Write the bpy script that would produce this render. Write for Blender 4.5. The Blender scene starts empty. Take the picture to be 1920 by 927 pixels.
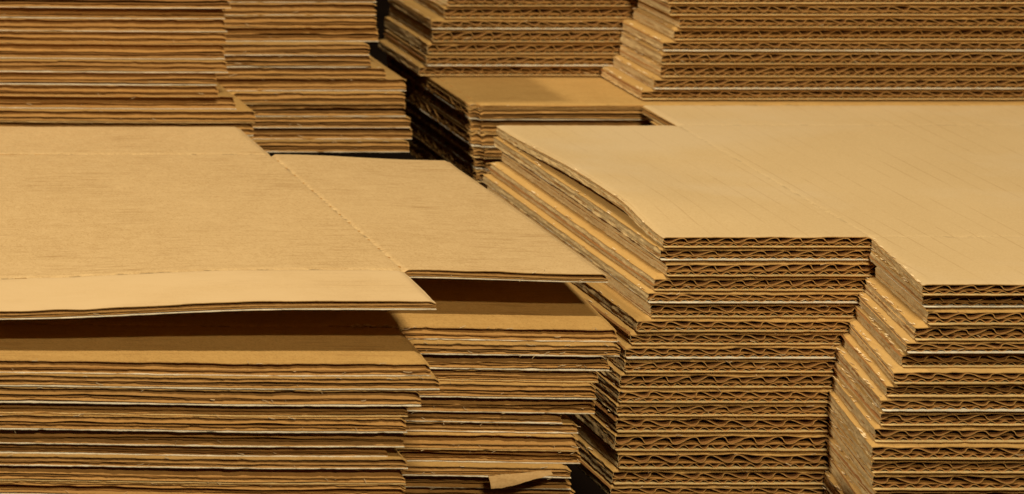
import bpy, math
import numpy as np
R = np.random.RandomState
D = bpy.data
C = bpy.context.scene.collection
sc = bpy.context.scene

# ------------------------------------------------------------------ camera, world, lamps, exposure
FPX, OX, OY = 4500.0, -1170.0, -1170.0          # focal length and vanishing point in px of a 1920 px wide frame
HC = 386.0                                      # camera height above the floor, mm
cam_d = D.cameras.new('camera'); cam = D.objects.new('camera', cam_d); C.objects.link(cam)
cam.location = (0, 0, HC / 1000); cam.rotation_euler = (math.pi / 2, 0, 0)
cam_d.sensor_width = 36; cam_d.lens = 36 * FPX / 1920
cam_d.shift_x = (960 - OX) / 1920; cam_d.shift_y = -(463.5 - OY) / 1920
cam_d.clip_start = .05; cam_d.clip_end = 50
cam_d.dof.use_dof = True; cam_d.dof.focus_distance = .812; cam_d.dof.aperture_fstop = 22
sc.camera = cam

w = D.worlds.new('World'); sc.world = w; w.use_nodes = True
w.node_tree.nodes['Background'].inputs[0].default_value = (.85, .45, .22, 1)
w.node_tree.nodes['Background'].inputs[1].default_value = .025

from mathutils import Vector
TGT = Vector((.46, .86, .087))
def lamp(name, off, power, size, col=(1, .945, .83), tube=0):
    """a round lamp, or (tube > 0) a long tube hung parallel to the fronts of the stacks"""
    l = D.lights.new(name, 'AREA'); l.energy = power; l.color = col
    if tube: l.shape = 'RECTANGLE'; l.size = tube; l.size_y = size
    else: l.shape = 'DISK'; l.size = size
    o = D.objects.new(name, l); C.objects.link(o)
    o.location = TGT + Vector(off)
    d = Vector((0, -off[1], -off[2])) if tube else -Vector(off)
    if tube: o.rotation_euler = (math.atan2(d.y, -d.z), 0, 0)
    else: o.rotation_euler = d.to_track_quat('-Z', 'Y').to_euler()
lamp('side_lamp', (-1.48, .125, 1.26), 24.5, .09)
lamp('upper_tube_lamp', (-.14, -.66, 1.24), 15.5, .045, tube=.32)
lamp('lower_tube_lamp', (-.14, -1.15, .93), 7.5, .045, (1, .88, .66), tube=.32)

sc.view_settings.view_transform = 'Standard'; sc.view_settings.look = 'None'
sc.view_settings.exposure = 0; sc.view_settings.gamma = 1

# ------------------------------------------------------------------ materials
def newmat(name):
    m = D.materials.new(name); m.use_nodes = True; nt = m.node_tree
    b = nt.nodes['Principled BSDF']; b.inputs['Roughness'].default_value = .82
    b.inputs['Specular IOR Level'].default_value = .25
    return m, nt, b
def node(nt, typ, **kw):
    n = nt.nodes.new(typ)
    for k, v in kw.items():
        if k.startswith('i_'): n.inputs[k[2:].replace('_', ' ')].default_value = v
        else: setattr(n, k, v)
    return n
def mix(nt, fac, a, b, mode='MIX'):
    n = nt.nodes.new('ShaderNodeMix'); n.data_type = 'RGBA'; n.blend_type = mode
    for s, v in ((0, fac), (6, a), (7, b)):
        if hasattr(v, 'links'): nt.links.new(v, n.inputs[s])
        else: n.inputs[s].default_value = v
    return n.outputs[2]
def math_(nt, op, a, b=None, c=None, clamp=False):
    n = nt.nodes.new('ShaderNodeMath'); n.operation = op; n.use_clamp = clamp
    for s, v in enumerate((a, b, c)):
        if v is None: continue
        if hasattr(v, 'links'): nt.links.new(v, n.inputs[s])
        else: n.inputs[s].default_value = v
    return n.outputs[0]
def ramp(nt, v, lo, hi):
    n = nt.nodes.new('ShaderNodeMapRange'); n.clamp = True
    nt.links.new(v, n.inputs[0]); n.inputs[1].default_value = lo; n.inputs[2].default_value = hi
    return n.outputs[0]

def kraft(name, base, streak=None, washboard=False, strength=1.0, wear=0, rough=.82, spread=.16):
    """paper: fine fibre grain, streaks along the machine direction, faint blotches, worn creases"""
    m, nt, b = newmat(name); L = nt.links.new
    b.inputs['Roughness'].default_value = rough
    tc = node(nt, 'ShaderNodeTexCoord'); oi = node(nt, 'ShaderNodeObjectInfo')
    sh = node(nt, 'ShaderNodeVectorMath', operation='SCALE'); sh.inputs[0].default_value = (3.1, 5.7, 1.3)
    L(oi.outputs['Random'], sh.inputs['Scale'])
    ad = node(nt, 'ShaderNodeVectorMath', operation='ADD'); L(tc.outputs['Object'], ad.inputs[0]); L(sh.outputs[0], ad.inputs[1])
    co = ad.outputs[0]
    def noise(scale, sx=1, sy=1, sz=1, det=4, rg=.6):
        mp = node(nt, 'ShaderNodeMapping'); mp.inputs['Scale'].default_value = (sx, sy, sz); L(co, mp.inputs[0])
        n = node(nt, 'ShaderNodeTexNoise', i_Scale=scale, i_Detail=det, i_Roughness=rg); L(mp.outputs[0], n.inputs['Vector'])
        return n.outputs[0]
    dark = tuple(c * k for c, k in zip(base, (.70, .62, .52))) + (1,)
    lite = tuple(min(1, c * k) for c, k in zip(base, (1.16, 1.20, 1.30))) + (1,)
    base4 = tuple(base) + (1,)
    grain = noise(1500, det=3); blot = noise(22, det=3); fib = noise(520, det=5, rg=.7)
    col = mix(nt, math_(nt, 'MULTIPLY', ramp(nt, grain, .48, .66), .55 * strength), base4, dark)
    col = mix(nt, math_(nt, 'MULTIPLY', ramp(nt, fib, .50, .66), .50 * strength), col, lite)
    col = mix(nt, math_(nt, 'MULTIPLY', ramp(nt, blot, .42, .70), .22), col, lite)
    hgt = math_(nt, 'MULTIPLY_ADD', fib, .6, grain)
    if streak:
        s = (.06, 1, 1) if streak == 'x' else (1, .06, 1)
        st = noise(1300, *(tuple(.035 if k < 1 else k for k in s)), det=3); pat = noise(35, det=3)
        st2 = noise(330, *(tuple(.35 if k < 1 else k for k in s)), det=4)
        f = math_(nt, 'MULTIPLY', ramp(nt, st, .50, .64), ramp(nt, pat, .38, .62))
        col = mix(nt, math_(nt, 'MULTIPLY', f, .60 * strength), col, dark)
        col = mix(nt, math_(nt, 'MULTIPLY', ramp(nt, st2, .48, .66), .26), col, lite)
        hgt = math_(nt, 'MULTIPLY_ADD', f, -1.2, hgt)
    if washboard:      # the flutes telegraph through the outer paper as faint broken lines, their shading painted into the colour
        sx = node(nt, 'ShaderNodeSeparateXYZ'); L(tc.outputs['Object'], sx.inputs[0])
        wob = math_(nt, 'MULTIPLY', noise(14, det=2), .0007)
        ph = math_(nt, 'FRACT', math_(nt, 'DIVIDE', math_(nt, 'ADD', sx.outputs[0], wob), .0083))
        tri = math_(nt, 'ABSOLUTE', math_(nt, 'SUBTRACT', ph, .5))
        line = ramp(nt, tri, .055, .0)
        brk = ramp(nt, noise(38, 1, .6, 1, det=4, rg=.7), .42, .60)
        lf = math_(nt, 'MULTIPLY', line, brk)
        col = mix(nt, math_(nt, 'MULTIPLY', lf, .55), col, dark)
        hgt = math_(nt, 'MULTIPLY_ADD', lf, -1.0, hgt)
        # rubbed pale haze where sheets slid over each other
        rub = ramp(nt, noise(16, .6, 1, 1, det=4), .50, .66)
        pale = tuple(min(1, c * k) for c, k in zip(base, (1.08, 1.18, 1.5))) + (1,)
        col = mix(nt, math_(nt, 'MULTIPLY', rub, .38), col, pale)
    if wear:           # cracked and fluffed fibres along the scores
        at = node(nt, 'ShaderNodeAttribute', attribute_name='crease')
        n1 = noise(420, det=4, rg=.7); n2 = noise(95, det=3)
        f = math_(nt, 'MULTIPLY', at.outputs['Fac'], ramp(nt, n1, .44, .60))
        f = math_(nt, 'MULTIPLY', f, ramp(nt, n2, .30, .60))
        col = mix(nt, math_(nt, 'MULTIPLY', f, .8 * wear), col, tuple(min(1, c * k) for c, k in zip(base, (1.35, 1.4, 1.45))) + (1,))
        g = math_(nt, 'MULTIPLY', math_(nt, 'POWER', at.outputs['Fac'], 4), ramp(nt, noise(150, det=3), .56, .63))
        col = mix(nt, math_(nt, 'MULTIPLY', g, .7 * wear), col, tuple(c * .3 for c in base) + (1,))
        hgt = math_(nt, 'MULTIPLY_ADD', f, 4.0, hgt)
    if name == 'kraft_liner_show_streaked':      # the front flap of this sheet is coloured paler than its panel
        sc_ = node(nt, 'ShaderNodeAttribute', attribute_name='pale_flap')
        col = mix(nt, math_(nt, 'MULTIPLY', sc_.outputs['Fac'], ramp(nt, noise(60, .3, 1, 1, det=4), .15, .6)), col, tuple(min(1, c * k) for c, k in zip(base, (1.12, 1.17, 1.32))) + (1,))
    # every sheet is a slightly different batch of paper
    v = math_(nt, 'MULTIPLY_ADD', oi.outputs['Random'], spread * 2, 1 - spread)
    vv = node(nt, 'ShaderNodeVectorMath', operation='SCALE'); L(col, vv.inputs[0]); L(v, vv.inputs['Scale'])
    L(vv.outputs[0], b.inputs['Base Color'])
    bp = node(nt, 'ShaderNodeBump', i_Strength=.35, i_Distance=.00012); L(hgt, bp.inputs['Height']); L(bp.outputs[0], b.inputs['Normal'])
    return m

M = {}
M['top_x'] = kraft('kraft_liner_streaked', (.47, .258, .066), 'x', wear=.9)
M['top_y'] = kraft('kraft_liner_washboard', (.46, .252, .064), 'y', washboard=True, wear=.45, strength=.45)
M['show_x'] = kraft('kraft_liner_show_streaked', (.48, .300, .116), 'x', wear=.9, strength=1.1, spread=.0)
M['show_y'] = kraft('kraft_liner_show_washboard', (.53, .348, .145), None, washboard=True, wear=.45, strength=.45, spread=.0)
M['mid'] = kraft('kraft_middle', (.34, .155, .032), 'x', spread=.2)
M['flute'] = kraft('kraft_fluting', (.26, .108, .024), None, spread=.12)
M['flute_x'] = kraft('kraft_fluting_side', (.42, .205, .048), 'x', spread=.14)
M['white'] = kraft('bleached_liner', (.72, .60, .38), 'x', strength=.5, spread=.08)
M['cream'] = kraft('pale_liner', (.57, .375, .135), 'y', strength=.6, spread=.14)
M['fibre'] = kraft('loose_fibre', (.72, .50, .24), None, spread=.05)
M['cut'] = kraft('cut_kraft_edge', (.56, .295, .078), None, spread=.1)
M['cut_white'] = kraft('cut_pale_edge', (.74, .58, .34), None, spread=.05)
M['pulp'] = kraft('pressed_pulp', (.54, .350, .135), 'y', strength=1.6, spread=.12)
M['scrap'] = kraft('torn_kraft', (.47, .27, .09), 'x', spread=.0)

def floor_mat():
    m, nt, b = newmat('dark_floor'); L = nt.links.new
    n = node(nt, 'ShaderNodeTexNoise', i_Scale=30.0, i_Detail=5.0)
    tc = node(nt, 'ShaderNodeTexCoord'); L(tc.outputs['Object'], n.inputs['Vector'])
    b.inputs['Specular IOR Level'].default_value = 0; b.inputs['Roughness'].default_value = 1
    L(mix(nt, n.outputs[0], (.004, .0025, .0015, 1), (.012, .007, .004, 1)), b.inputs['Base Color'])
    return m

# ------------------------------------------------------------------ mesh helpers
PALE_FLAP_Y = 801.6
def make_obj(name, V, Q, smooth, mat, parent=None, loc=(0, 0, 0), attr=None, cut=None):
    me = D.meshes.new(name)
    V = V - np.array(loc)
    me.vertices.add(len(V)); me.vertices.foreach_set('co', V.astype(np.float32).ravel())
    n = len(Q)
    me.loops.add(n * 4); me.loops.foreach_set('vertex_index', Q.astype(np.int32).ravel())
    me.polygons.add(n); me.polygons.foreach_set('loop_start', np.arange(0, n * 4, 4, dtype=np.int32))
    me.polygons.foreach_set('use_smooth', smooth)
    if attr is not None:
        a = me.attributes.new('crease', 'FLOAT', 'POINT'); a.data.foreach_set('value', attr.astype(np.float32))
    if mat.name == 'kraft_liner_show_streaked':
        a = me.attributes.new('pale_flap', 'FLOAT', 'POINT'); a.data.foreach_set('value', np.clip((PALE_FLAP_Y - (V[:, 1] + loc[1]) * 1000) / .4, 0, 1).astype(np.float32))
    me.update(calc_edges=True); me.validate()
    me.materials.append(mat)
    if cut is not None:
        me.materials.append(cut); me.polygons.foreach_set('material_index', (~smooth).astype(np.int32))
    o = D.objects.new(name, me); C.objects.link(o)
    if parent: o.parent = parent
    else: o.location = loc
    return o

def solid(P, N, t, mask, cr=None):
    """thick sheet from a grid of points P (ny,nx,3) with normals N; mask marks the cells that exist"""
    ny, nx = P.shape[:2]
    V = np.concatenate([(P + N * t / 2).reshape(-1, 3), (P - N * t / 2).reshape(-1, 3)])
    K = ny * nx; idx = np.arange(K).reshape(ny, nx)
    a, b, c, d = idx[:-1, :-1][mask], idx[:-1, 1:][mask], idx[1:, 1:][mask], idx[1:, :-1][mask]
    top = np.stack([a, b, c, d], 1); bot = np.stack([d, c, b, a], 1) + K
    pm = np.pad(mask, 1)
    hz = pm[:-1, 1:-1] != pm[1:, 1:-1]           # (ny, nx-1) edges along x
    e1 = np.stack([idx[:, :-1][hz], idx[:, 1:][hz]], 1); f1 = pm[1:, 1:-1][hz]
    vt = pm[1:-1, :-1] != pm[1:-1, 1:]           # (ny-1, nx) edges along y
    e2 = np.stack([idx[:-1, :][vt], idx[1:, :][vt]], 1); f2 = ~pm[1:-1, 1:][vt]
    E = np.concatenate([e1, e2]); F = np.concatenate([f1, f2])
    E[~F] = E[~F][:, ::-1]
    walls = np.stack([E[:, 0], E[:, 0] + K, E[:, 1] + K, E[:, 1]], 1)
    wv = V[walls.ravel()]; wq = np.arange(len(wv)).reshape(-1, 4)
    Q0 = np.concatenate([top, bot])
    used = np.unique(Q0); rm = np.full(2 * K, -1); rm[used] = np.arange(len(used))
    Q = np.concatenate([rm[Q0], wq + len(used)])
    A = None
    if cr is not None:
        cc = np.concatenate([cr.ravel(), cr.ravel() * 0]); A = np.concatenate([cc[used], cc[walls.ravel()]])
    sm = np.concatenate([np.ones(len(Q0), bool), np.zeros(len(walls), bool)])
    return np.concatenate([V[used], wv]), Q, sm, A

def noise1(x, scale, rs):
    """smooth 1-d value noise"""
    u = x / scale; lo = math.floor(u.min()) - 1; n = int(math.ceil(u.max()) - lo + 3)
    v = rs.uniform(-1, 1, n); i = np.floor(u).astype(int) - lo; f = u - np.floor(u); f = f * f * (3 - 2 * f)
    return v[i] * (1 - f) + v[i + 1] * f

def lines(lo, hi, step, fine=(), fw=(0, .25, .8, 1.8, 3.2, 5.5)):
    a = list(np.arange(lo, hi, step)) + [hi]
    for f in fine:
        for k in fw: a += [f - k, f + k]
    a = np.unique(np.round([v for v in a if lo <= v <= hi], 3))
    keep = [a[0]]
    must = set(round(f, 3) for f in list(fine) + [lo, hi])
    for v in a[1:]:
        if v - keep[-1] > .12: keep.append(v)
        elif v in must: keep[-1] = v
    return np.array(keep)

class Plan:
    """footprint of an unfolded box sheet: a main panel with front and back flaps (x range A, y0..y3) and one side flap (x range B, y1..y2). side=+1: flap on the right"""
    def __init__(s, far, xm, xf, y0, y1, y2, y3):
        s.far, s.xm, s.xf, s.y0, s.y1, s.y2, s.y3 = far, xm, xf, y0, y1, y2, y3
        s.side = 1 if xf > xm else -1
        s.lo, s.hi = min(far, xf), max(far, xf)
    def inside(s, x, y):
        a0, a1 = sorted((s.far, s.xm))
        return ((x > a0) & (x < a1) & (y > s.y0) & (y < s.y3)) | ((x > s.lo) & (x < s.hi) & (y > s.y1) & (y < s.y2))
    def crush(s, x, y, cf, cs, rs):
        """1 in the middle of the sheet, less along the cut edges"""
        def seg(x0, y0, x1, y1):
            px = np.clip(x, min(x0, x1), max(x0, x1)); py = np.clip(y, min(y0, y1), max(y0, y1))
            return np.hypot(x - px, y - py)
        wob = 1 + .22 * noise1(x.ravel(), 9, rs).reshape(x.shape) + .12 * noise1(x.ravel(), 2.6, rs).reshape(x.shape)
        r = np.zeros_like(x)
        for e in ((s.far, s.y0, s.xm, s.y0), (s.xm, s.y1, s.xf, s.y1), (s.far, s.y3, s.xm, s.y3), (s.xm, s.y2, s.xf, s.y2)):
            r = np.maximum(r, (1 - cf) * wob * np.exp(-(seg(*e) / (1.1 if s.side < 0 else 3.0)) ** 2))
        for e in ((s.xf, s.y1, s.xf, s.y2), (s.xm, s.y0, s.xm, s.y1), (s.xm, s.y2, s.xm, s.y3)):
            r = np.maximum(r, (1 - cs) * np.exp(-(seg(*e) / 1.4) ** 2))
        return 1 - np.clip(r, 0, .85)
    def crease(s, x, y):
        a0, a1 = sorted((s.far, s.xm))
        d = np.abs(x - s.xm) + 1e3 * ((y < s.y1) | (y > s.y2))
        e = np.minimum(np.abs(y - s.y1), np.abs(y - s.y2)) + 1e3 * ((x < a0) | (x > a1))
        return np.minimum(d, e)

def ragged(X, Y, mask, rs, amp, tear):
    """push boundary vertices in and out of the cut line"""
    pm = np.pad(mask, 1).astype(int)
    q = [pm[:-1, :-1], pm[:-1, 1:], pm[1:, :-1], pm[1:, 1:]]      # cells below-left, below-right, above-left, above-right
    cnt = sum(q); bd = (cnt > 0) & (cnt < 4)
    dn = (q[0] + q[1]) - (q[2] + q[3]); lf = (q[0] + q[2]) - (q[1] + q[3])
    fr = bd & (np.abs(dn) >= 1); sd = bd & (np.abs(lf) >= 1)
    x, y = X.ravel(), Y.ravel()
    def j(u):
        v = amp * (.55 * noise1(u, 6, rs) + .35 * noise1(u, 1.7, rs) + .3 * noise1(u, .7, rs))
        t = np.clip(noise1(u, 5, rs) - .72, 0, 1) * 3.5 * tear
        return (v + t).reshape(X.shape)
    Y = Y + np.where(fr, j(x) * np.sign(-dn), 0) * np.where(dn == 0, 0, 1)
    X = X + np.where(sd, j(y) * np.sign(-lf), 0)
    return X, Y

ZF = lambda h: (HC - h)
def sheet(name, label, cat, group, plan, zb, T, kind, seed, warp=None, cf=.70, cs=.45, show=False, pitch=8.3, tear=.5, white=False, lean=None, amp=.28, fray=1.0, slant=0, slits=(), fluff=None):
    """one double-wall corrugated sheet. kind 'x': flutes run along x (front shows the paper layers); 'y': flutes run toward the viewer (front shows the open waves)"""
    rs = R(seed); p = plan
    e = D.objects.new(name, None); C.objects.link(e)
    loc = (p.xm / 1000, p.y0 / 1000, (zb) / 1000); e.location = loc; e.empty_display_size = .02
    e['label'] = label; e['category'] = cat; e['group'] = group
    warp = warp or (lambda x, y: 0 * x)
    cseed = rs.randint(1 << 30)
    def shear(P, X, Y):      # the side of the front flap is cut at a slight angle
        P[..., 0] -= slant * np.clip((p.y1 - Y) / (p.y1 - p.y0), 0, 1.02) * np.clip(1 - np.abs(X - p.xm) / 150, 0, 1)
        return P
    def zat(X, Y, frac, crz=True):
        c = p.crush(X, Y, cf, cs, R(cseed))
        z = zb + warp(X, Y) + frac * T * c
        if crz: z = z - (.34 if kind == 'x' else .13) * np.exp(-(p.crease(X, Y) / .8) ** 2)
        return z
    yl = lines(p.y0, p.y3, 14, (p.y0, p.y1, p.y2, p.y3), (0, .3, .8, 1.6, 2.8, 4.6, 7))
    # the knife leaves the lower paper a little proud and the fluting set back behind the top paper
    def rec(Y, frac):
        if np.ndim(frac) or .1 < frac < .9: v = .12
        else: v = 0 if frac > .9 else -.75
        return (v if kind == 'y' else v * .3) * np.maximum(np.exp(-np.abs(Y - p.y0) / 2.5), np.exp(-np.abs(Y - p.y1) / 2.5) * (Y > p.y1 - .01))
    def liner(nm, frac, t, mat, dy=0):
        xl = lines(p.lo, p.hi, .8 if kind == 'x' else 1.1, (p.lo, p.hi, p.xm))
        yl = lines(p.y0, p.y3, 2.4 if seed // 100 == 2 else 9, (p.y0, p.y1, p.y2, p.y3), (0, .3, .8, 1.6, 2.8, 4.6, 7))
        X, Y = np.meshgrid(xl, yl)
        cx = (X[:-1, :-1] + X[1:, 1:]) / 2; cy = (Y[:-1, :-1] + Y[1:, 1:]) / 2
        mask = p.inside(cx, cy)
        if nm == 'top_liner':
            for (sx0, sx1, sy) in slits: mask &= ~((cx > sx0) & (cx < sx1) & (np.abs(cy - sy) < .32))      # cuts broken open along a score
        cr = np.exp(-(p.crease(X, Y) / 1.0) ** 2)
        X2, Y2 = ragged(X, Y, mask, rs, amp, tear)
        Y2 = Y2 + rec(Y, frac) + dy * np.exp(-(Y - p.y0) / 2)
        Z = zat(X, Y, frac)
        # cut edges of the paper curl a little
        Z = Z + .16 * noise1(xl, 11, rs)[None, :] * np.exp(-np.minimum(np.abs(Y - p.y0), np.abs(Y - p.y1)) / 1.5) * (frac > .2)
        P = shear(np.stack([X2, Y2, Z], 2), X, Y) / 1000; N = np.zeros_like(P); N[..., 2] = 1
        v, q, s_, a_ = solid(P, N, t / 1000, mask, cr)
        make_obj(nm, v, q, s_, mat, e, loc, a_, M['cut_white'] if mat is M['white'] else M['mid'] if nm == 'middle_liner' else M['cut'])
    def fluting(nm, f0, f1, pit, t, lean_, irregular):
        if kind == 'y':
            seg = 14
            n = int((p.hi - p.lo) / pit * seg)
            U = p.lo + np.arange(n + 1) * pit / seg
            ph = U / pit * 2 * np.pi + rs.uniform(0, 6.28) + irregular * 1.1 * noise1(U, pit * 2.2, rs)
            s = np.sin(ph); w_ = np.sign(s) * np.abs(s) ** .85
            am = 1 - .04 * irregular * (1 + noise1(U, pit * .9, rs))
            zf = .5 + .5 * w_ * am
            le = lean_ + irregular * .35 * noise1(U, pit * 1.3, rs)
            xs = U + le * pit * .22 * w_ + irregular * .10 * noise1(U, .9, rs)
            X, Y = np.meshgrid(xs, yl); U2 = np.meshgrid(U, yl)[0]
            mask = p.inside((U2[:-1, :-1] + U2[1:, 1:]) / 2, (Y[:-1, :-1] + Y[1:, 1:]) / 2)
            X, Y = ragged(X, Y, mask, rs, amp, tear * .6)
            Y = Y + rec(Y, f0 + (f1 - f0) * zf[None, :])
            lo_, hi_ = zat(U2, Y, f0, False), zat(U2, Y, f1, False)
            Z = lo_ + t * .6 + (hi_ - lo_ - t * 1.2) * zf[None, :]
            Z = Z + .10 * irregular * noise1(U, 1.6, rs)[None, :] * np.exp(-np.abs(Y - yl[0]) / 30)
            dx = np.gradient(X, axis=1); dz = np.gradient(Z, axis=1); l = np.hypot(dx, dz) + 1e-9
            N = np.stack([-dz / l, 0 * dx, dx / l], 2)
        else:
            xl = lines(p.lo, p.hi, 3.0, (p.lo, p.hi, p.xm), (0, .5, 1.5, 3.5))
            seg = 10; n = int((p.y3 - p.y0) / pit * seg)
            vl = np.unique(np.round(np.concatenate([p.y0 + np.arange(n + 1) * pit / seg, [p.y1, p.y2, p.y3]]), 3))
            X, Y = np.meshgrid(xl, vl)
            mask = p.inside((X[:-1, :-1] + X[1:, 1:]) / 2, (Y[:-1, :-1] + Y[1:, 1:]) / 2)
            ph = (Y - p.y0) / pit * 2 * np.pi - .8 + rs.uniform(-.7, .7) + .6 * noise1(xl, 70, rs)[None, :] + .25 * noise1(xl, 12, rs)[None, :]
            zf = .5 + .5 * np.sin(ph)
            X2, Y2 = ragged(X, Y, mask, rs, amp, tear)
            lo_, hi_ = zat(X, Y, f0, False), zat(X, Y, f1, False)
            Z = lo_ + t * .6 + (hi_ - lo_ - t * 1.2) * zf
            dy = np.gradient(Y, axis=0); dz = np.gradient(Z, axis=0); l = np.hypot(dy, dz) + 1e-9
            N = np.stack([0 * dy, -dz / l, dy / l], 2); X, Y = X2, Y2
        P = shear(np.stack([X, Y, Z], 2), X, Y) / 1000
        v, q, s_, a_ = solid(P, N, t / 1000, mask)
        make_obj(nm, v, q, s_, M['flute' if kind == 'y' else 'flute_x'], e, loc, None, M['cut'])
    lean = rs.choice([-1, 1]) if lean is None else lean
    sfx = 'x' if kind == 'x' else 'y'
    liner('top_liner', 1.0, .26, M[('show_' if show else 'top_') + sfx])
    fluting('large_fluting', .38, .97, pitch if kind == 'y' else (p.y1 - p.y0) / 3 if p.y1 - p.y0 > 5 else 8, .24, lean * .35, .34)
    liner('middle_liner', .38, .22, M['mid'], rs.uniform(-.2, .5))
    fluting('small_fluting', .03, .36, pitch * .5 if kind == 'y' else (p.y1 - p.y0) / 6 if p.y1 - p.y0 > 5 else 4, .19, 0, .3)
    liner('bottom_liner', .02, .24, M['white'] if white else M['cream'], -rs.uniform(0, .3))
    if kind == 'y':                # the side cuts run along the fluting and are pressed shut into a band of pulp
        for xe, a0_, a1_, sl in ((p.xf, p.y1 + .2, p.y2 - .2, 0), (p.xm, p.y0 + .3, p.y1 - .3, slant)):
            yy = np.arange(a0_, a1_, .9); zz = np.linspace(.04, .97, 8)
            Yg, Fg = np.meshgrid(yy, zz)
            Xg = xe + .25 - sl * np.clip((p.y1 - Yg) / (p.y1 - p.y0), 0, 1)
            for q_ in range(8):
                Xg[q_] += .22 * noise1(yy, 5, rs) + .16 * noise1(yy, 1.3, rs) + rs.uniform(-.12, .22) - .35 * (1 - zz[q_])
            Zg = zat(np.full_like(Yg, xe + .1), Yg, Fg, False)
            P = np.stack([Xg, Yg, Zg], 2) / 1000; N = np.zeros_like(P); N[..., 0] = -1
            v, q, s_, a_ = solid(P, N, .2 / 1000, np.ones((7, len(yy) - 1), bool))
            make_obj('pressed_side_cut', v, q, s_, M['pulp'], e, loc)
    V, Q = [], []
    if seed // 100 in (2, 4):      # flakes of torn paper along the side cuts
        for k in range(26):
            if rs.rand() < .5: fy = rs.uniform(p.y0 + 1, p.y1 - 1); fx = p.xm - slant * (p.y1 - fy) / (p.y1 - p.y0)
            else: fy = rs.uniform(p.y1 + 2, p.y2 - 2); fx = p.xf
            fx += rs.uniform(-.2, .9); wv = float(warp(np.array([fx]), np.array([fy]))[0]); dz = zb + wv + T * .88 + rs.uniform(0, .35)
            l_, b_ = rs.uniform(.4, 2.2), rs.uniform(.12, .4); n0 = len(V)
            for (u, v_) in ((-l_, 0), (0, -b_), (l_, rs.uniform(-.2, .2)), (0, b_)): V.append((fx + v_ - .15 * u * 0, fy + u, dz + rs.uniform(-.15, .3)))
            Q.append((n0, n0 + 1, n0 + 2, n0 + 3))
    if fluff:                      # paper torn and fluffed up along a score
        for k in range(70):
            fx = rs.uniform(fluff[0], fluff[1]); fy = fluff[2] + rs.uniform(-.7, .6)
            dz = float(zat(np.array([[fx]]), np.array([[fy]]), 1.0)[0, 0]) + .2; n0 = len(V)
            l_, b_ = rs.uniform(.3, 1.4), rs.uniform(.15, .5)
            for (u, v_) in ((-l_, 0), (0, -b_), (l_, rs.uniform(-.3, .3)), (0, b_)): V.append((fx + u, fy + v_, dz + rs.uniform(-.05, .5)))
            Q.append((n0, n0 + 1, n0 + 2, n0 + 3))
    # loose fibres along the front cuts
    nf = int(rs.poisson(9 * fray))
    a0, a1 = sorted((p.xm, p.far))
    for k in range(nf):
        if rs.rand() < .45: fx, fy = rs.uniform(*sorted((p.xm, p.xf))), p.y1
        else: fx, fy = (p.xm + (p.far - p.xm) * rs.uniform(0, .75)), p.y0
        fr = rs.choice([.02, .38, 1.0, 1.0])
        z0 = float(zat(np.array([[fx]]), np.array([[fy + .1]]), fr)[0, 0])
        L_, wd, an = rs.uniform(.8, 3.0), rs.uniform(.08, .22), rs.uniform(0, 3.14)
        ben = rs.uniform(-1.2, 1.2); pts = []
        x, z, y = fx, z0, fy - .05
        for i in range(6):
            pts.append((x, y, z)); x += math.cos(an) * L_ / 5; z += math.sin(an) * L_ / 5 * .55 * (1 if fr > .9 else -1) ; y -= .12 * L_ / 5; an += ben / 5
        b0 = len(V)
        for i, q in enumerate(pts):
            V += [(q[0], q[1], q[2] - wd / 2), (q[0] + wd * .4, q[1], q[2] + wd / 2), (q[0] + wd * .4, q[1] + .1, q[2] + wd / 2), (q[0], q[1] + .1, q[2] - wd / 2)]
            if i:
                b_ = len(V) - 8
                for m_ in range(4): Q.append((b_ + m_, b_ + (m_ + 1) % 4, b_ + 4 + (m_ + 1) % 4, b_ + 4 + m_))
    if Q:
        o = make_obj('frayed_fibres', np.array(V) / 1000, np.array(Q), np.zeros(len(Q), bool), M['fibre'], e, loc); o['kind'] = 'stuff'
    return e

# ------------------------------------------------------------------ floor
o = make_obj('floor', np.array([(-6, -6, 0), (7, -6, 0), (7, 8, 0), (-6, 8, 0)], float), np.array([[0, 1, 2, 3]]), np.zeros(1, bool), floor_mat()); o['kind'] = 'structure'

# ------------------------------------------------------------------ layout helpers (mm)
def h_at(y, Y): return (y - OY) * Y / FPX
def x_at(x, Y): return (x - OX) * Y / FPX
def smooth(t): t = np.clip(t, 0, 1); return t * t * (3 - 2 * t)
ORD = ['topmost', 'second', 'third', 'fourth', 'fifth', 'sixth', 'seventh', 'eighth', 'ninth', 'tenth', 'eleventh', 'twelfth', 'thirteenth', 'fourteenth', 'fifteenth', 'sixteenth', 'seventeenth', 'eighteenth', 'nineteenth', 'twentieth', 'twenty-first', 'twenty-second', 'twenty-third', 'twenty-fourth']

# ================================================================== front left stack (A): paper layers at the front
GA = 'cardboard sheets in the front left stack'
yA = [581, 705, 730, 761, 781, 811, 838, 856, 879, 908, 934, 958, 983, 1008, 1034]
xA = [818, 808, 825, 789, 765, 762, 758, 726, 764, 760, 760, 770, 765, 772, 768]
fA = [1140, 1159, 1163, 1143, 1122, 1118, 1116, 1053, 1083, 1084, 1089, 1070, 1071, 1078, 1080]
LA = {0: 'wide topmost cardboard sheet of the front left stack, lifted, with a paler front flap',
      1: 'second cardboard sheet of the front left stack, half shaded below the lifted topmost sheet',
      2: 'third cardboard sheet of the front left stack, its front flap reaching farthest right',
      3: 'fourth cardboard sheet down in the front left stack, with a torn side flap',
      7: 'eighth cardboard sheet down in the front left stack, short and set in from its neighbours'}
def warpA0(x, y):
    dr = -3.2 * smooth((300 - x) / 100) * smooth((900 - y) / 110)
    fl = -.9 * smooth((801 - y) / 24)
    rt = -1.6 * smooth((x - 343) / 67) - .8 * smooth((y - 860) / 60) * smooth((x - 343) / 67)
    return dr + fl + rt
rA = R(5)
hprev = None
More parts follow.
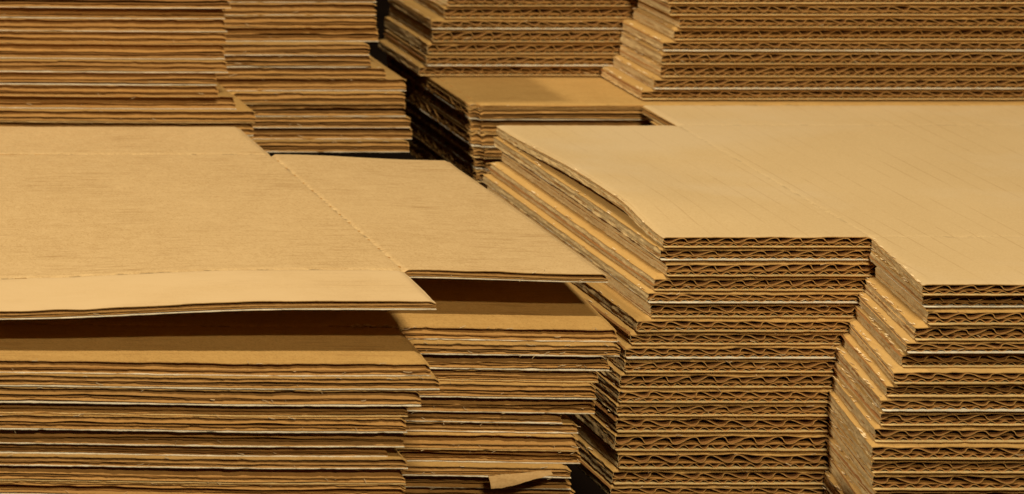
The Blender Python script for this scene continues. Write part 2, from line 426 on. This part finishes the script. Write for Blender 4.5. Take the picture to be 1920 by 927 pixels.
for i in range(len(yA)):
    y0 = 777 if i == 0 else 776 + rA.uniform(-1.2, 1.0) + (1.5 if i == 7 else 0)
    y1 = 802 if i == 0 else y0 + 23.5 + rA.uniform(-1, 1)
    h = h_at(yA[i], y0)
    if i == 0: T = 2.7; zb = ZF(301.3)
    else:
        zb = ZF(h); T = (h - hprev) - .06 if i > 1 else 4.2
    hprev = h if i else None
    pl = Plan(70 - rA.uniform(0, 10), x_at(xA[i], y0), x_at(fA[i], y1), y0, y1, 920 + rA.uniform(-1, 1), 956 + rA.uniform(-2, 0))
    k = .115 * .93 ** max(0, i - 1)
    wn = R(90 + i)
    if i == 0: wp = warpA0
    else:
        wp = lambda x, y, k=k: k * np.maximum(0, y - 778) * (1 - .25 * smooth((y - 860) / 100)) - .9 * smooth((x - 330) / 80) - 1.3 * np.exp(-((x - 345) / 60) ** 2) * 0 + 1.2 * smooth((300 - x) / 110)
    sheet('cardboard_sheet', LA.get(i, 'brown cardboard sheet, %s from the top of the front left stack' % ORD[i]),
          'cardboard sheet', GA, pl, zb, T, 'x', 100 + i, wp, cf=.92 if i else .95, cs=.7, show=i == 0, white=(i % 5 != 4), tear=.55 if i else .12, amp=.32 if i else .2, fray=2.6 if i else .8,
          slits=((x_at(625, y1), x_at(655, y1), y1), (x_at(693, y1), x_at(700, y1), y1)) if i == 1 else ((x_at(28, y1), x_at(50, y1), y1), (x_at(-40, 921), x_at(52, 921), pl.y2), (x_at(64, 921), x_at(92, 921), pl.y2)) if i == 0 else (),
          fluff=(x_at(658, y1), x_at(745, y1), y1) if i == 1 else None)

# ================================================================== front right stack (B): open flutes at the front
GB = 'cardboard sheets in the front right stack'
yB = [463, 487, 517, 544, 567, 594, 621, 645, 671, 697, 726, 754, 779, 809, 844, 878, 907, 933, 958]
lB = [1243, 1238, 1250, 1226, 1215, 1220, 1194, 1183, 1173, 1171, 1163, 1160, 1157, 1156, 1153, 1159, 1149, 1146, 1142]
nB = [1729, 1730, 1739, 1716, 1700, 1691, 1675, 1662, 1652, 1651, 1640, 1634, 1634, 1637, 1640, 1632, 1628, 1625, 1620]
LB = {0: 'wide topmost cardboard sheet of the front right stack, its left flap bowed upward',
      13: 'fourteenth cardboard sheet down in the front right stack, with tall coarse flutes',
      14: 'fifteenth cardboard sheet down in the front right stack, thick with coarse open flutes'}
iB = [1633, 1630, 1640, 1620, 1609, 1603, 1591, 1579, 1567, 1564, 1560, 1553, 1552, 1553, 1550, 1553, 1544, 1544, 1540]
rB = R(11); hp = h_at(443, 833)
for i in range(len(yB)):
    y1 = 832.5 - .35 * i + rB.uniform(-.35, .35); y0 = y1 - 42.5 + rB.uniform(-.8, .8)
    h = h_at(yB[i], y1); zb = ZF(h); T = h - hp - (.3 if i else 0); hp = h
    pl = Plan(770 - rB.uniform(0, 12), x_at(iB[i], y1), x_at(lB[i], y1), y0, y1, y1 + 123.5 + rB.uniform(-1, 1), y1 + 145 + rB.uniform(-2, 1) + (6 if i == 0 else 0))
    a = rB.uniform(0, .25)
    if i == 0: wp = lambda x, y: 3.6 * np.exp(-((x - 446) / 34) ** 2) * smooth((y - 834) / 30) * smooth((957 - y) / 80)
    elif i == 1: wp = lambda x, y: .35 * np.exp(-((x - 446) / 30) ** 2) * smooth((y - 836) / 30) * smooth((957 - y) / 80)
    else: wp = None
    big = i in (13, 14, 15)
    sheet('cardboard_sheet', LB.get(i, 'open-fluted cardboard sheet, %s from the top of the front right stack' % ORD[i]),
          'cardboard sheet', GB, pl, zb, T, 'y', 200 + i, wp, cf=.93 if i == 0 else (.77 if not big else .80), cs=.80 if i else .85, show=i == 0, pitch=8.3 * (1.18 if big else rB.uniform(.97, 1.03)),
          white=i in (1, 4, 8), slant=x_at(iB[i], y1) - x_at(nB[i], y0), tear=.5 if i else .12, amp=.26, fray=1.3)

# ================================================================== back left stack (C)
GC = 'cardboard sheets in the back left stack'
yC = [14.6, 36.7, 60.4, 84, 112.5, 135.4, 159.6, 181, 206, 229, 254, 275, 298, 320]
xC = [433, 422, 424, 425, 421, 426, 406, 410, 442, 479, 475, 475, 478, 474]
fC = [704, 705, 706, 707, 710, 693, 696, 725, 762, 760, 761, 770, 773, 767]
LC = {0: 'highest visible cardboard sheet of the back left stack, with a bright white lower edge',
      6: 'seventh cardboard sheet down in the back left stack, its front corner set in',
      8: 'ninth cardboard sheet down in the back left stack, jutting out to the right',
      9: 'tenth cardboard sheet down in the back left stack, jutting farthest right'}
rC = R(21); hp = h_at(-8, 966)
for q in range(3):      # the part of the stack that rises above the picture
    y0 = 966 + rC.uniform(-1.2, 1.2); y1 = y0 + 25
    pl = Plan(75 - rC.uniform(0, 10), x_at(430, 966) + rC.uniform(-2, 2), 414 + rC.uniform(-3, 3), y0, y1, y1 + 118, y1 + 150)
    sheet('cardboard_sheet', 'cardboard sheet, %s from the very top of the tall back left stack' % ORD[2 - q], 'cardboard sheet', GC, pl,
          ZF(hp) + .15 + 4.85 * q, 4.6, 'x', 350 + q, lambda x, y: .9 * smooth((330 - x) / 150), cf=.92, cs=.8, tear=.6, amp=.35, fray=1)
for i in range(len(yC)):
    y0 = 966 + rC.uniform(-1.2, 1.2) - (1.5 if i > 8 else 0); y1 = y0 + 25 + rC.uniform(-1, 1)
    h = h_at(yC[i], 966); zb = ZF(h); T = h - hp - .08; hp = h
    pl = Plan(75 - rC.uniform(0, 10), x_at(xC[i], y0), x_at(fC[i], y1), y0, y1, y1 + 118, y1 + 150)
    sheet('cardboard_sheet', LC.get(i, 'brown cardboard sheet, %s down from the photo top in the back left stack' % ORD[i].replace('topmost', 'first')),
          'cardboard sheet', GC, pl, zb, T, 'x', 300 + i, lambda x, y: .9 * smooth((330 - x) / 150), cf=.92, cs=.8, white=(i not in (3, 7, 9)), tear=.6, amp=.35, fray=2.6)

# ================================================================== back right stack (D)
GD = 'cardboard sheets in the back right stack'
yD = [6, 28, 51, 75, 95, 120, 144, 166, 186]
nD = [1252, 1256, 1274, 1264, 1243, 1241, 1239, 1226, 1203]
lD = [842, 850, 839, 833, 809, 811, 802, 800, 786]
lD = [852, 846, 839, 833, 809, 811, 802, 800, 786]
rD = R(31); hp = h_at(-16, 991)
for i in range(len(yD)):
    y0 = 991 + rD.uniform(-.6, .6); y1 = y0 + 33.5 + rD.uniform(-.6, .6)
    h = h_at(yD[i], 991); zb = ZF(h); T = h - hp - .35; hp = h
    pl = Plan(790 - rD.uniform(0, 10), x_at(nD[i], y0), x_at(lD[i], y1), y0, y1, y1 + 43 + rD.uniform(-1, 1), y1 + 60)
    lab = 'open-fluted cardboard sheet, %s from the bottom of the back right stack' % ORD[len(yD) - 1 - i]
    if i == len(yD) - 1: lab = 'lowest cardboard sheet of the back right stack, jutting over the stack beneath'
    if i == 0: lab = 'uppermost visible cardboard sheet of the back right stack, cut by the photo top edge'
    sheet('cardboard_sheet', lab, 'cardboard sheet', GD, pl, zb, T, 'y', 400 + i, None, cf=.78, cs=.80, tear=.4, amp=.28, fray=.8, pitch=8.3, white=i in (4, 7))

# ================================================================== middle stack under the back right one (E)
GE = 'cardboard sheets in the low middle stack'
yE = [202, 223, 248, 274, 296, 318, 342, 365, 388]
xE = [882, 882, 884, 886, 890, 893, 896, 898, 900]
rE = R(41); hp = 299.4
for i in range(len(yE)):
    y0 = 986 + rE.uniform(-.8, .8)
    h = h_at(yE[i], 986); zb = ZF(h); T = h - hp - .15; hp = h
    pl = Plan(780, x_at(xE[i], y0) + 4, x_at(xE[i], y0), y0, y0 + .6, y0 + 82, y0 + 84)
    lab = 'brown cardboard sheet, %s from the top of the low middle stack' % ORD[i]
    sheet('cardboard_sheet', lab, 'cardboard sheet', GE, pl, zb, T, 'x', 500 + i, None, cf=.92, cs=.8, tear=.6, amp=.32, fray=1.2, white=i in (1, 3, 5))

# ================================================================== torn scraps
def scrap(name, label, pts, thick, seed):
    """a torn curl of liner: pts are (x, y, z, half width) along its middle"""
    rs = R(seed); n = 40
    t = np.linspace(0, len(pts) - 1, n); A = np.array(pts, float)
    P = np.stack([np.interp(t, range(len(pts)), A[:, k]) for k in range(4)], 1)
    m = 7; v = np.linspace(-1, 1, m)
    G = np.zeros((n, m, 3))
    up = noise1(t * 10, 3, rs) * .12; dn = noise1(t * 10, 2, rs) * .15
    for j in range(m):
        wv = P[:, 3] * v[j] + (up if j == m - 1 else dn if j == 0 else 0)
        G[:, j, 0] = P[:, 0]; G[:, j, 1] = P[:, 1] - .35 * (1 - v[j] ** 2) + .9 * v[j]; G[:, j, 2] = P[:, 2] + wv
    N = np.zeros_like(G); N[..., 1] = -1
    v_, q_, s_, _ = solid(G / 1000, N, thick / 1000, np.ones((n - 1, m - 1), bool))
    c = (pts[0][0] / 1000, pts[0][1] / 1000, pts[0][2] / 1000)
    o = make_obj(name, v_, q_, s_, M['scrap'], None, c)
    o['label'] = label; o['category'] = 'paper scrap'
    return o
Ys = 794.5
def pz(y, Y=Ys): return ZF(h_at(y, Y))
scrap('torn_paper_strip', 'torn slanting strip of brown paper on low side flaps of the front left stack',
      [(x_at(918, Ys), Ys, pz(905), 1.6), (x_at(940, Ys), Ys - .6, pz(901), 1.7), (x_at(975, Ys), Ys - 1, pz(894), 1.2), (x_at(1005, Ys), Ys - .6, pz(889), .7), (x_at(1034, Ys), Ys, pz(886), .25)], .25, 3)
